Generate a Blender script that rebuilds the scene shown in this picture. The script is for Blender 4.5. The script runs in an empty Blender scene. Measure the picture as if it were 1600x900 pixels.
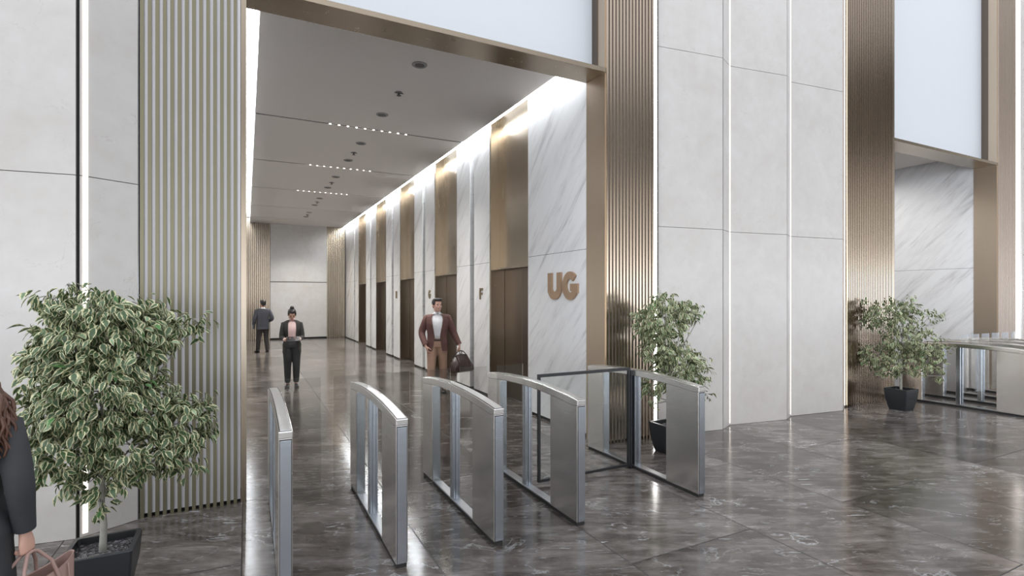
import bpy, bmesh, math, random
from mathutils import Vector, Matrix
R = random.Random(7)
SC = bpy.context.scene
COL = SC.collection
PI = math.pi
V = Vector

# ------------------------------------------------------------------ nodes
class NT:
    def __init__(s, name):
        s.m = bpy.data.materials.new(name); s.m.use_nodes = True
        s.t = s.m.node_tree; s.t.nodes.clear()
        s.out = s.n('ShaderNodeOutputMaterial')
    def n(s, typ, props=None, **inp):
        nd = s.t.nodes.new(typ)
        for k, v in (props or {}).items(): setattr(nd, k, v)
        for k, v in inp.items():
            key = int(k[1:]) if k[0] == '_' and k[1:].isdigit() else k.replace('__', ' ')
            s.set(nd.inputs[key], v)
        return nd
    def set(s, sock, v):
        if isinstance(v, bpy.types.Node): v = v.outputs[0]
        if isinstance(v, bpy.types.NodeSocket): s.t.links.new(v, sock)
        else:
            if sock.type == 'RGBA' and len(v) == 3: v = (*v, 1)
            sock.default_value = v
    def math(s, op, a, b=0.0, c=None, clamp=False):
        nd = s.n('ShaderNodeMath', {'operation': op, 'use_clamp': clamp})
        s.set(nd.inputs[0], a); s.set(nd.inputs[1], b)
        if c is not None: s.set(nd.inputs[2], c)
        return nd.outputs[0]
    def mix(s, f, a, b):
        nd = s.n('ShaderNodeMix', {'data_type': 'RGBA'})
        s.set(nd.inputs[0], f); s.set(nd.inputs[6], a); s.set(nd.inputs[7], b)
        return nd.outputs[2]
    def ramp(s, f, stops):
        nd = s.n('ShaderNodeValToRGB'); s.set(nd.inputs[0], f)
        e = nd.color_ramp.elements
        while len(e) < len(stops): e.new(0.5)
        for el, (p, c) in zip(e, stops):
            el.position = p; el.color = (*c, 1) if not isinstance(c, (int, float)) else (c, c, c, 1)
        return nd.outputs[0]
    def noise(s, vec, scale, detail=4, rough=.55, dist=0.0):
        nd = s.n('ShaderNodeTexNoise'); s.set(nd.inputs['Vector'], vec)
        for k, v in (('Scale', scale), ('Detail', detail), ('Roughness', rough), ('Distortion', dist)): nd.inputs[k].default_value = v
        return nd.outputs[0]
    def comb(s, x, y, z):
        nd = s.n('ShaderNodeCombineXYZ'); s.set(nd.inputs[0], x); s.set(nd.inputs[1], y); s.set(nd.inputs[2], z); return nd.outputs[0]
    def pos(s):
        g = s.n('ShaderNodeNewGeometry'); sp = s.n('ShaderNodeSeparateXYZ'); s.set(sp.inputs[0], g.outputs['Position'])
        return g.outputs['Position'], sp.outputs[0], sp.outputs[1], sp.outputs[2]
    def objpos(s):
        return s.n('ShaderNodeTexCoord').outputs['Object']
    def bsdf(s, **kw):
        b = s.n('ShaderNodeBsdfPrincipled')
        for k, v in kw.items(): s.set(b.inputs[k.replace('__', ' ')], v)
        s.t.links.new(b.outputs[0], s.out.inputs[0]); return b
    def bump(s, h, strength=.1, dist=.01):
        nd = s.n('ShaderNodeBump'); nd.inputs['Strength'].default_value = strength; nd.inputs['Distance'].default_value = dist
        s.set(nd.inputs['Height'], h); return nd.outputs[0]

M = {}
def plain(name, c, rough=.5, metal=0.0, var=.06, scale=6.0, bump=0, **kw):
    t = NT(name); p = t.objpos()
    n = t.noise(p, scale, 3)
    c2 = tuple(min(1, x*(1+var)) for x in c); c1 = tuple(x*(1-var) for x in c)
    kk = dict(Base__Color=t.mix(n, c1, c2), Roughness=rough, Metallic=metal)
    kk.update(kw)
    if bump: kk['Normal'] = t.bump(t.noise(p, scale*18, 3), bump, .004)
    t.bsdf(**kk); M[name] = t.m; return t.m

def mk_floor():
    t = NT('dark_marble_floor'); P, x, y, z = t.pos()
    cx = t.math('DIVIDE', t.math('ADD', x, .03), 1.235); ci = t.math('FLOOR', cx); fx = t.math('FRACT', cx)
    od = t.math('FLOORED_MODULO', ci, 2.0)
    cy = t.math('DIVIDE', t.math('ADD', t.math('SUBTRACT', y, 2.945), t.math('MULTIPLY', od, 1.26)), 2.52)
    ri = t.math('FLOOR', cy); fy = t.math('FRACT', cy)
    jx = t.math('GREATER_THAN', t.math('ABSOLUTE', t.math('SUBTRACT', fx, .5)), .5-.0036)
    jy = t.math('GREATER_THAN', t.math('ABSOLUTE', t.math('SUBTRACT', fy, .5)), .5-.0018)
    joint = t.math('MAXIMUM', jx, jy)
    wn = t.n('ShaderNodeTexWhiteNoise', {'noise_dimensions': '3D'}); t.set(wn.inputs[0], t.comb(ci, ri, 3.0))
    sc = t.n('ShaderNodeVectorMath', {'operation': 'SCALE'}); t.set(sc.inputs[0], wn.outputs['Color']); sc.inputs[3].default_value = 23.0
    ad = t.n('ShaderNodeVectorMath', {'operation': 'ADD'}); t.set(ad.inputs[0], P); t.set(ad.inputs[1], sc.outputs[0])
    q = ad.outputs[0]
    # rotated, stretched coordinates: the stone's grain runs across the hall
    # the stone's grain runs aslant across the tiles
    mp = t.n('ShaderNodeMapping', {'vector_type': 'TEXTURE'}); t.set(mp.inputs[0], q); mp.inputs['Rotation'].default_value = (0, 0, -.44); mp.inputs['Scale'].default_value = (1.6, .36, 1)
    mq = t.n('ShaderNodeMapping', {'vector_type': 'TEXTURE'}); t.set(mq.inputs[0], q); mq.inputs['Rotation'].default_value = (0, 0, -.30); mq.inputs['Scale'].default_value = (1.2, .7, 1)
    cloud = t.noise(q, 1.5, 6, .62, .6)
    grain = t.noise(mp.outputs[0], 3.2, 9, .70, .5)
    base = t.ramp(t.math('ADD', t.math('MULTIPLY', cloud, .40), t.math('MULTIPLY', grain, .60)),
                  [(.36, (.026, .0205, .017)), (.47, (.078, .066, .058)), (.57, (.158, .139, .127)), (.72, (.29, .264, .245))])
    v1 = t.math('ABSOLUTE', t.math('SUBTRACT', t.noise(mq.outputs[0], 1.7, 5, .58, .35), .5))
    v2 = t.math('ABSOLUTE', t.math('SUBTRACT', t.noise(mp.outputs[0], 2.2, 6, .65, .5), .5))
    m1 = t.math('MULTIPLY', t.ramp(v1, [(0, 1), (.004, .6), (.013, 0)]), t.ramp(t.noise(q, 2.3, 3), [(.48, 0), (.62, 1)]))
    m2 = t.math('MULTIPLY', t.ramp(v2, [(0, 1), (.005, .4), (.018, 0)]), t.ramp(t.noise(q, 4.5, 3), [(.52, 0), (.64, .9)]))
    m3 = t.math('MULTIPLY', t.ramp(t.noise(mp.outputs[0], 7.5, 3, .5), [(.665, 0), (.70, 1)]), t.ramp(t.noise(q, 2.1, 2), [(.45, 0), (.6, 1)]))
    vein = t.math('MAXIMUM', t.math('MAXIMUM', m1, m2), m3, clamp=True)
    c = t.mix(t.math('MULTIPLY', vein, .62), base, (.50, .51, .52))
    tone = t.math('ADD', .68, t.math('MULTIPLY', wn.outputs['Value'], .75))
    hs = t.n('ShaderNodeHueSaturation'); t.set(hs.inputs['Value'], tone); t.set(hs.inputs['Color'], c)
    c = t.mix(joint, hs.outputs[0], (.012, .011, .010))
    rg = t.math('ADD', .10, t.math('MULTIPLY', t.noise(q, 5, 3), .10))
    rg = t.math('ADD', rg, t.math('MULTIPLY', joint, .4))
    t.bsdf(Base__Color=c, Roughness=rg, IOR=1.62); M['floor'] = t.m
mk_floor()

def mk_stone():
    t = NT('beige_limestone'); P, x, y, z = t.pos()
    a = t.noise(P, 1.5, 6, .6, .5); b = t.noise(P, 7, 5, .6)
    f = t.math('ADD', t.math('MULTIPLY', a, .6), t.math('MULTIPLY', b, .4))
    c = t.ramp(f, [(.34, (.515, .487, .455)), (.5, (.552, .528, .502)), (.64, (.578, .560, .540))])
    v = t.math('ABSOLUTE', t.math('SUBTRACT', t.noise(P, 1.9, 5, .6, 1.5), .5))
    vm = t.math('MULTIPLY', t.ramp(v, [(0, 1), (.006, 0)]), t.ramp(t.noise(P, 3, 2), [(.55, 0), (.68, .5)]))
    c = t.mix(vm, c, (.36, .32, .28))
    t.bsdf(Base__Color=c, Roughness=.24, IOR=1.5); M['stone'] = t.m
mk_stone()

def mk_marble():
    t = NT('white_grey_marble'); P, x, y, z = t.pos()
    al = t.math('SUBTRACT', z, y); ac = t.math('ADD', z, y)
    q = t.comb(t.math('MULTIPLY', al, .42), t.math('MULTIPLY', ac, 2.6), x)
    q2 = t.comb(t.math('MULTIPLY', al, .9), t.math('MULTIPLY', ac, 6.5), x)
    n1 = t.noise(q, 1.1, 7, .66, .5); n2 = t.noise(q2, 1.1, 5, .6, .5)
    s1 = t.ramp(n1, [(.30, .9), (.42, .22), (.54, 0)])
    s2 = t.math('MULTIPLY', t.ramp(n2, [(.28, 1), (.42, 0)]), .5)
    s = t.math('MAXIMUM', s1, s2, clamp=True)
    c = t.mix(t.math('MULTIPLY', s, .8), t.mix(t.noise(P, 1.4, 4), (.84, .84, .84), (.89, .89, .89)), (.42, .41, .41))
    t.bsdf(Base__Color=c, Roughness=.16, IOR=1.5); M['marble'] = t.m
mk_marble()

def mk_metal(name, c, rough, axis, var=.08, aniso=0.0):
    t = NT(name); p = t.objpos()
    mp = t.n('ShaderNodeMapping'); t.set(mp.inputs[0], p); mp.inputs['Scale'].default_value = axis
    n = t.noise(mp.outputs[0], 8, 4, .6)
    col = t.mix(n, tuple(x*(1-var) for x in c), tuple(min(1, x*(1+var)) for x in c))
    t.bsdf(Base__Color=col, Metallic=1.0, Roughness=t.math('ADD', rough-.04, t.math('MULTIPLY', n, .05)))
    M[name] = t.m
mk_metal('bronze', (.34, .285, .22), .28, (1, 1, .1), .04)
plain('gold_fin', (.19, .175, .115), .38, metal=.75, var=.04)
mk_metal('bronze_fin', (.52, .43, .34), .21, (1, 1, .1), .04)
mk_metal('bronze_jamb', (.54, .445, .345), .36, (1, 1, .1), .04)
plain('bronze_light', (.50, .41, .33), .38, metal=.7, var=.03)
mk_metal('dark_bronze', (.16, .13, .105), .38, (1, 1, .1), .04)
mk_metal('steel', (.80, .785, .765), .25, (1, 1, 9), .03)
mk_metal('steel_light', (.78, .79, .80), .20, (1, 1, 9), .02)
mk_metal('steel_sky_tint', (.53, .575, .63), .27, (1, 1, 4), .03)  # bluish sky reflection of the end faces is put into this base colour
mk_metal('steel_plate', (.45, .46, .47), .35, (1, 1, 1), .03)
mk_metal('backing_metal', (.80, .80, .82), .30, (1, 1, .2), .03)
mk_metal('steel_top', (.76, .755, .74), .30, (1, 1, 1), .03)
plain('backing', (.66, .64, .66), .35, var=.06, scale=3)
plain('white_panel', (.62, .64, .665), .5, var=.01)
plain('ceiling_paint', (.82, .765, .72), .6, var=.012, scale=.7)
plain('cove_paint', (.85, .85, .85), .6)
plain('gap', (.012, .011, .010), .7)
plain('black_frame', (.016, .017, .019), .35)
plain('pot', (.020, .023, .026), .38, var=.15)
plain('rubber', (.02, .02, .02), .6)
plain('fixture', (.30, .29, .28), .4)
plain('fixture_dark', (.06, .055, .05), .4)

def emit(name, c, s):
    t = NT(name); e = t.n('ShaderNodeEmission'); t.set(e.inputs[0], c); e.inputs[1].default_value = s
    t.t.links.new(e.outputs[0], t.out.inputs[0]); M[name] = t.m
emit('led_cove', (.92, .96, 1.0), 82.0)
emit('led_cove_left', (.92, .96, 1.0), 17.0)
emit('led_joint', (1.0, .91, .82), 4.8)
emit('led_strip', (1.0, .97, .94), 18)
emit('led_dot', (1.0, .95, .86), 6.0)

def mk_glass(name, tint, refl=1.0):
    t = NT(name)
    tr = t.n('ShaderNodeBsdfTransparent'); t.set(tr.inputs[0], tint)
    gl = t.n('ShaderNodeBsdfGlossy'); gl.inputs['Roughness'].default_value = .02
    fr = t.n('ShaderNodeFresnel'); fr.inputs[0].default_value = 1.45
    mx = t.n('ShaderNodeMixShader'); t.set(mx.inputs[0], t.math('MULTIPLY', fr.outputs[0], refl)); t.set(mx.inputs[1], tr); t.set(mx.inputs[2], gl)
    t.t.links.new(mx.outputs[0], t.out.inputs[0]); M[name] = t.m
mk_glass('glass_clear', (.97, .985, .98), .5)
mk_glass('glass_tint', (.90, .90, .89), .6)

def mk_gravel():
    t = NT('gravel'); p = t.objpos()
    v = t.n('ShaderNodeTexVoronoi'); t.set(v.inputs['Vector'], p); v.inputs['Scale'].default_value = 75
    sp = t.n('ShaderNodeSeparateColor'); t.set(sp.inputs[0], v.outputs['Color'])
    c = t.ramp(sp.outputs[0], [(.2, (.03, .028, .03)), (.6, (.10, .095, .10)), (.95, (.30, .29, .30))])
    t.bsdf(Base__Color=c, Roughness=.7, Normal=t.bump(v.outputs['Distance'], 1, .01)); M['gravel'] = t.m
mk_gravel()
def mk_leaf():
    t = NT('variegated_leaf')
    uv = t.n('ShaderNodeUVMap'); sp = t.n('ShaderNodeSeparateXYZ'); t.set(sp.inputs[0], uv.outputs[0])
    at = t.n('ShaderNodeAttribute', {'attribute_name': 'leaf_tone'})
    P, x, y, z = t.pos()
    e = t.math('ABSOLUTE', t.math('SUBTRACT', t.math('MULTIPLY', sp.outputs[0], 2), 1))
    nz = t.noise(P, 60, 2)
    ed = t.math('ADD', e, t.math('MULTIPLY', t.math('SUBTRACT', nz, .5), 1.1))
    ed = t.math('ADD', ed, t.math('MULTIPLY', t.math('SUBTRACT', at.outputs['Fac'], .5), .25))
    inner = t.mix(t.noise(P, 45, 2), (.026, .060, .022), (.115, .185, .085))
    inner = t.mix(t.ramp(at.outputs['Fac'], [(.80, 0), (.84, 1)]), inner, (.27, .40, .24))
    inner = t.mix(t.ramp(at.outputs['Fac'], [(.955, 0), (.96, 1)]), inner, (.07, .22, .06))
    edge = t.ramp(ed, [(.50, 0), (.70, 1)])
    edge = t.math('MULTIPLY', edge, t.ramp(at.outputs['Fac'], [(.93, 1), (.97, .2)]))
    c = t.mix(edge, inner, (.68, .65, .40))
    b = t.n('ShaderNodeBsdfPrincipled'); t.set(b.inputs['Base Color'], c); b.inputs['Roughness'].default_value = .38
    tl = t.n('ShaderNodeBsdfTranslucent'); t.set(tl.inputs[0], c)
    mx = t.n('ShaderNodeMixShader'); mx.inputs[0].default_value = .15; t.set(mx.inputs[1], b); t.set(mx.inputs[2], tl)
    t.t.links.new(mx.outputs[0], t.out.inputs[0]); M['leaf'] = t.m
mk_leaf()
plain('bark', (.36, .35, .31), .8, var=.35, scale=25, bump=.4)
plain('skin_light', (.60, .36, .28), .5, var=.06)
plain('skin_tan', (.46, .27, .19), .5, var=.05)
plain('skin_brown', (.33, .17, .11), .5, var=.05)
plain('hair_black', (.014, .011, .010), .45, var=.3, scale=40)
plain('hair_brown', (.10, .045, .028), .42, var=.55, scale=30)
plain('lips', (.36, .12, .10), .45)
plain('teeth', (.7, .68, .64), .4)
plain('cloth_charcoal', (.030, .029, .026), .85, var=.2, scale=30, bump=.15)
plain('cloth_coal', (.034, .036, .040), .8, var=.12, scale=18, bump=.1)
plain('cloth_black', (.012, .012, .014), .85, var=.15)
plain('cloth_navy', (.060, .062, .075), .8, var=.15, scale=18, bump=.15)
plain('cloth_dark_trouser', (.030, .027, .025), .85, var=.15)
plain('cloth_pinstripe', (.026, .026, .027), .85, var=.2)
plain('cloth_maroon', (.115, .052, .044), .75, var=.22, scale=18, bump=.15)
plain('cloth_chino', (.38, .235, .165), .8, var=.1, scale=10, bump=.1)
plain('cloth_white', (.82, .81, .82), .8, var=.04)
plain('cloth_pink', (.66, .48, .46), .8, var=.05)
plain('leather_black', (.012, .011, .011), .35)
plain('leather_brown', (.035, .018, .014), .42, var=.3, bump=.2)
plain('leather_pink', (.33, .215, .185), .55, var=.12, bump=.15)
plain('belt', (.03, .015, .012), .4)
plain('screen', (.03, .03, .033), .15)

# ------------------------------------------------------------------ objects
def obj(name, bm, m, parent=None, smooth=False, loc=None, autos=None):
    me = bpy.data.meshes.new(name)
    if isinstance(bm, MB): bm = bm.bm
    bmesh.ops.recalc_face_normals(bm, faces=bm.faces)
    bm.to_mesh(me); bm.free()
    o = bpy.data.objects.new(name, me); COL.objects.link(o)
    if m is not None: me.materials.append(M[m] if isinstance(m, str) else m)
    if smooth: me.shade_smooth()
    if autos: 
        me.shade_smooth(); me.set_sharp_from_angle(angle=math.radians(autos))
    if parent: o.parent = parent
    if loc: o.location = loc
    return o
def tag(o, label, cat, group=None, kind=None):
    o['label'] = label; o['category'] = cat
    if group: o['group'] = group
    if kind: o['kind'] = kind
    return o
def thing(name, label, cat, loc=(0, 0, 0), rz=0, group=None):
    o = bpy.data.objects.new(name, None); COL.objects.link(o)
    o.location = loc; o.rotation_euler = (0, 0, rz); o.empty_display_size = .1
    return tag(o, label, cat, group)
def struct(name, bm, m, label, cat, parent=None, **kw):
    o = obj(name, bm, m, parent, **kw)
    if not parent: tag(o, label, cat, None, 'structure')
    return o
def copy_tree(o, parent=None):
    c = o.copy(); COL.objects.link(c)
    if parent: c.parent = parent
    for ch in list(o.children): copy_tree(ch, c)
    return c

class MB:
    def __init__(s): s.bm = bmesh.new()
    def box(s, x0, x1, y0, y1, z0, z1, bev=0):
        bm = s.bm if not bev else bmesh.new()
        vs = [bm.verts.new(p) for p in ((x0,y0,z0),(x1,y0,z0),(x1,y1,z0),(x0,y1,z0),(x0,y0,z1),(x1,y0,z1),(x1,y1,z1),(x0,y1,z1))]
        for f in ((0,3,2,1),(4,5,6,7),(0,1,5,4),(1,2,6,5),(2,3,7,6),(3,0,4,7)): bm.faces.new([vs[i] for i in f])
        if bev: s._bev(bm, bev)
        return s
    def _bev(s, bm, bev, seg=2):
        bmesh.ops.recalc_face_normals(bm, faces=bm.faces)
        ed = [e for e in bm.edges if len(e.link_faces) == 2 and e.calc_face_angle() > .5]
        bmesh.ops.bevel(bm, geom=ed, offset=bev, segments=seg, profile=.5, affect='EDGES')
        me = bpy.data.meshes.new('t'); bm.to_mesh(me); bm.free(); s.bm.from_mesh(me); bpy.data.meshes.remove(me)
    def prism(s, poly, a0, a1, axis='z', bev=0):
        bm = s.bm if not bev else bmesh.new()
        def P(p, a): return (p[0], p[1], a) if axis == 'z' else ((a, p[0], p[1]) if axis == 'x' else (p[0], a, p[1]))
        A = [bm.verts.new(P(p, a0)) for p in poly]; B = [bm.verts.new(P(p, a1)) for p in poly]
        n = len(poly)
        bm.faces.new(A[::-1]); bm.faces.new(B)
        for i in range(n): bm.faces.new((A[i], A[(i+1) % n], B[(i+1) % n], B[i]))
        if bev: s._bev(bm, bev)
        return s
    def loft(s, rings, closed=True, cap=True):
        bm = s.bm
        L = [[bm.verts.new(p) for p in r] for r in rings]
        n = len(L[0])
        for a, b in zip(L, L[1:]):
            for i in range(n if closed else n-1):
                j = (i+1) % n
                bm.faces.new((a[i], a[j], b[j], b[i]))
        if cap and closed: bm.faces.new(L[0][::-1]); bm.faces.new(L[-1])
        return s
    def tube(s, pts, rad, n=12, round_=True, flat=1.0, up=None):
        """A tapered tube along pts; flat scales the second axis."""
        pts = [V(p) for p in pts]
        if not isinstance(rad, (list, tuple)): rad = [rad]*len(pts)
        T = []
        for i in range(len(pts)):
            d = (pts[min(i+1, len(pts)-1)] - pts[max(i-1, 0)]); T.append(d.normalized())
        ref = V(up) if up else (V((0, 1, 0)) if abs(T[0].y) < .9 else V((1, 0, 0)))
        rings = []
        X = (ref - T[0]*ref.dot(T[0])).normalized()
        fr = []
        for t in T:
            X = (X - t*X.dot(t))
            X = X.normalized() if X.length > 1e-6 else t.orthogonal().normalized()
            fr.append((X.copy(), t.cross(X)))
        def ring(c, f, r):
            return [c + f[0]*(math.cos(2*PI*k/n)*r*flat) + f[1]*(math.sin(2*PI*k/n)*r) for k in range(n)]
        if round_:
            for q, c_ in ((.92, .38), (.6, .8)): rings.append(ring(pts[0]-T[0]*rad[0]*q*.9, fr[0], rad[0]*c_))
        for p, f, r in zip(pts, fr, rad): rings.append(ring(p, f, r))
        if round_:
            for q, c_ in ((.6, .8), (.92, .38)): rings.append(ring(pts[-1]+T[-1]*rad[-1]*q*.9, fr[-1], rad[-1]*c_))
        return s.loft(rings)
    def ell(s, c, r, mat=None, u=16, v=10):
        c = V(c); rings = []
        for i in range(1, v):
            ph = -PI/2 + PI*i/v
            ring = []
            for k in range(u):
                p = V((math.cos(ph)*math.cos(2*PI*k/u)*r[0], math.cos(ph)*math.sin(2*PI*k/u)*r[1], math.sin(ph)*r[2]))
                if mat: p = mat @ p
                ring.append(c+p)
            rings.append(ring)
        return s.loft(rings)
    def cyl(s, c, r, z0, z1, n=20, r2=None):
        r2 = r if r2 is None else r2
        return s.loft([[(c[0]+math.cos(2*PI*k/n)*q, c[1]+math.sin(2*PI*k/n)*q, z) for k in range(n)] for q, z in ((r, z0), (r2, z1))])
    def xf(s, mat):
        bmesh.ops.transform(s.bm, matrix=mat, verts=s.bm.verts); return s

def fuse(name, mb, voxel, m, parent, smooth=3, fac=.5):
    o = obj(name, mb, m, parent)
    r = o.modifiers.new('r', 'REMESH'); r.mode = 'VOXEL'; r.voxel_size = voxel; r.use_smooth_shade = True
    if smooth:
        sm = o.modifiers.new('s', 'SMOOTH'); sm.iterations = smooth; sm.factor = fac
    dg = bpy.context.evaluated_depsgraph_get(); dg.update()
    me = bpy.data.meshes.new_from_object(o.evaluated_get(dg))
    old = o.data; o.modifiers.clear(); o.data = me; me.name = name
    bpy.data.meshes.remove(old)
    if not me.materials: me.materials.append(M[m])
    me.shade_smooth()
    return o
# ================================================================== the hall
ZTOP = 9.0
FY = 5.45
floor = struct('floor', MB().box(-9, 24, -9, 26, -.15, 0), 'floor', 'dark brown polished marble floor with pale veins in staggered long tiles', 'floor')

# ---- stone facade panels: (x, y) plan points, ridge gaps between them
def panel_run(mb, a, b, z_joints=(0.003, 2.85, 5.30, 7.75, ZTOP), th=.05, g=.003):
    for z0, z1 in zip(z_joints, z_joints[1:]):
        mb.prism([a, b, (b[0], b[1]+th), (a[0], a[1]+th)], z0+g if z0 > .1 else z0, z1-g)
def led_on(mb, a, b, t0, t1, z0=.03, z1=ZTOP, off=.004):
    """a slim strip lying on the face from a to b between the fractions t0 and t1"""
    a = V((*a, 0)); b = V((*b, 0)); d = b-a; n = V((d.y, -d.x, 0)).normalized()
    p, q = a+d*t0+n*off, a+d*t1+n*off
    p2, q2 = a+d*t0+n*.001, a+d*t1+n*.001
    mb.prism([(p.x, p.y), (q.x, q.y), (q2.x, q2.y), (p2.x, p2.y)], z0, z1)

# left piece
mb = MB()
LP = [(-4.6, 5.55), (-3.4, 5.22), (-3.37, 5.23), (-3.02, 5.42), (-2.9, 5.42), (-1.185, 5.205)]
for a, b in ((LP[0], LP[1]), (LP[2], LP[3]), ((-3.02, 5.42), (-1.192, 5.205)), ((-1.168, 5.209), (-.825, 5.415))): panel_run(mb, a, b)
wl = struct('wall_left', mb, 'stone', 'beige limestone facade panels left of the lift lobby opening, with a lit vertical joint', 'wall')
struct('joint_backing', MB().box(-4.6, -.83, 5.56, 5.75, 0, ZTOP).box(-1.21, -1.15, 5.235, 5.56, 0, ZTOP), 'gap', '', '', wl)
mb = MB(); led_on(mb, (-1.168, 5.209), (-.825, 5.415), .05, .13); led_on(mb, (-3.37, 5.23), (-3.02, 5.42), .06, .17)
struct('light_strip', mb, 'led_joint', '', '', wl)['label'] = 'glowing white vertical light strip'

# centre piece, three folded panels
PX = [((4.965, 5.47), (6.06, 5.32)), ((6.37, 5.46), (7.435, 5.305)), ((7.70, 5.43), (8.845, 5.30))]
mb = MB(); led = MB(); gp = MB()
gp.box(4.94, 9.17, 5.60, 5.8, 0, ZTOP).box(4.946, 4.962, FY-.02, 5.6, 0, ZTOP)
for i, (a, b) in enumerate(PX):
    panel_run(mb, a, b)
    r0 = (b[0]+.030, b[1]+.014)
    nx = PX[i+1][0] if i < 2 else (9.17, 5.46)
    panel_run(mb, r0, nx)
    gp.box(b[0]-.01, b[0]+.03, b[1]+.04, 5.6, 0, ZTOP)
    led_on(led, r0, nx, .962, .985)
wc = struct('wall_center', mb, 'stone', 'three tall folded beige limestone panels between the two fluted bronze walls', 'wall')
struct('joint_backing', gp, 'gap', '', '', wc)
struct('light_strip', led, 'led_joint', '', '', wc)['label'] = 'glowing white vertical light strip'

# right piece past the third fluted wall
mb = MB(); panel_run(mb, (15.96, 5.46), (17.1, 5.30)); panel_run(mb, (17.12, 5.31), (17.4, 5.45)); panel_run(mb, (17.42, 5.46), (19.4, 5.30))
wr = struct('wall_right', mb, 'stone', 'beige limestone facade at the far right past the second opening', 'wall')
struct('joint_backing', MB().box(15.5, 19.4, 5.6, 5.8, 0, ZTOP), 'gap', '', '', wr)
struct('cove_panel', MB().box(15.5, 15.96, 5.47, 5.6, .01, ZTOP), 'stone', '', '', wr)
struct('light_strip', MB().box(15.60, 15.80, 5.46, 5.475, .03, ZTOP), 'led_joint', '', '', wr)['label'] = 'glowing white vertical light strip'

# ---- fluted walls: gold fins in front of a pale backing
def fluted(n, x0, x1, label, y=FY, z1=ZTOP, pitch=.0525, fw=.028, dep=.034, zb=.0, fin='bronze_fin', kick=.035, back='backing'):
    k = round((x1-x0)/pitch); p = (x1-x0)/k
    mb = MB()
    for i in range(k):
        xa = x0+i*p
        mb.box(xa, xa+fw, y-.022, y-.022+dep, zb, z1)
    o = struct('trim_%d' % n, mb, fin, label, 'fluted wall')
    struct('backing_panel', MB().box(x0-.004, x1+.0, y-.022+dep, y+.05, kick, z1), back, '', '', o)
    struct('shadow_gap', MB().box(x0-.004, x1, y+.035, y+.06, 0, kick+.01), 'gap', '', '', o)
    return o
fluted(1, -.81, -.05, 'fluted wall of slim gold fins behind the big potted tree, left of the lobby opening', dep=.018, fin='gold_fin', back='backing')
fluted(2, 4.10, 4.91, 'fluted wall of slim bronze fins right of the UG letters')
fluted(3, 9.19, 10.60, 'wide fluted bronze wall left of the second opening, behind the far right tree')
fluted(4, 14.66, 15.50, 'fluted bronze wall at the far right edge, beyond the second opening', fin='bronze_light')
struct('trim_5', MB().box(4.915, 4.943, FY-.01, FY+.05, 0.012, ZTOP), 'led_strip', 'white light strip down the right edge of the fluted bronze wall', 'light strip')

# ---- openings: white header, bronze tray lintel, bronze jambs
def opening(x0, x1, n, which):
    hb = MB().box(x0, x1, 5.72, 5.80, 4.80, ZTOP)
    struct('wall_header_%d' % n, hb, 'white_panel', 'smooth white wall panel above the bronze lintel of the %s opening' % which, 'wall')
    t = struct('trim_%d' % (10+n), MB().box(x0, x1, FY+.03, 5.86, 4.772, 4.79).box(x0, x1, FY-.012, FY+.03, 4.765, 4.82), 'bronze', 'bronze lintel along the top of the %s opening' % which, 'lintel')
    j = MB().box(x1-.012, x1+.012, FY, 5.86, 0, 4.77).box(x1-.012, x1+.012, FY, 5.60, 4.82, ZTOP)
    struct('trim_%d' % (20+n), j, 'bronze_jamb', 'bronze clad side of the %s opening, on its right' % which, 'jamb')
    struct('trim_%d' % (30+n), MB().box(x1-.02, x1+.012, 5.60, 5.72, 4.82, ZTOP), 'dark_bronze', 'dark bronze upright beside the white panel over the %s opening' % which, 'trim')
    struct('trim_%d' % (40+n), MB().box(x0-.045, x0, FY-.01, 5.86, 0, ZTOP), 'bronze', 'bronze clad side of the %s opening, on its left' % which, 'jamb')
opening(0.0, 4.10, 1, 'lift lobby')
opening(10.645, 14.65, 2, 'second')

# ================================================================== lift lobby
CY0, CY1, CZ = 5.86, 25.2, 5.08
W = 4.10
def lobby(x0, w, y1, n_alc, tag_, corr):
    x1 = x0+w
    # right wall: marble with recessed lifts
    mb = MB(); gp = MB(); dk = MB()
    zt = CZ+.25
    def marble(ya, yb):
        mb.box(x1, x1+.55, ya, yb, .045, 2.537); mb.box(x1, x1+.55, ya, yb, 2.543, zt)
        gp.box(x1+.012, x1+.55, ya+.01, yb-.01, 0, .05)
        gp.box(x1+.006, x1+.5, ya+.01, yb-.01, 2.53, 2.55)
    marble(CY0, 7.52)
    alc = []
    for k in range(n_alc):
        a = 7.52+3.25*k
        alc.append(a)
        if k < n_alc-1 or True:
            marble(a+1.52, a+2.28); 
            dk.box(x1+.13, x1+.5, a+2.26, a+2.52, 0, zt)
            if k < n_alc-1: marble(a+2.50, a+3.25)
            else: marble(a+2.50, y1)
    w_ = struct('wall_%s_right' % tag_, mb, 'marble', 'white marble wall with grey diagonal streaks and lift recesses along the right of the %s' % corr, 'wall')
    struct('shadow_gap', gp, 'gap', '', '', w_)
    struct('slot_lining', dk, 'dark_bronze', '', '', w_)['label'] = 'dark bronze upright slot between marble strips'
    return alc
alc = lobby(0.0, W, CY1, 5, 'corridor', 'lift lobby')
ordinal = ['first', 'second', 'third', 'fourth', 'fifth']
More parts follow.
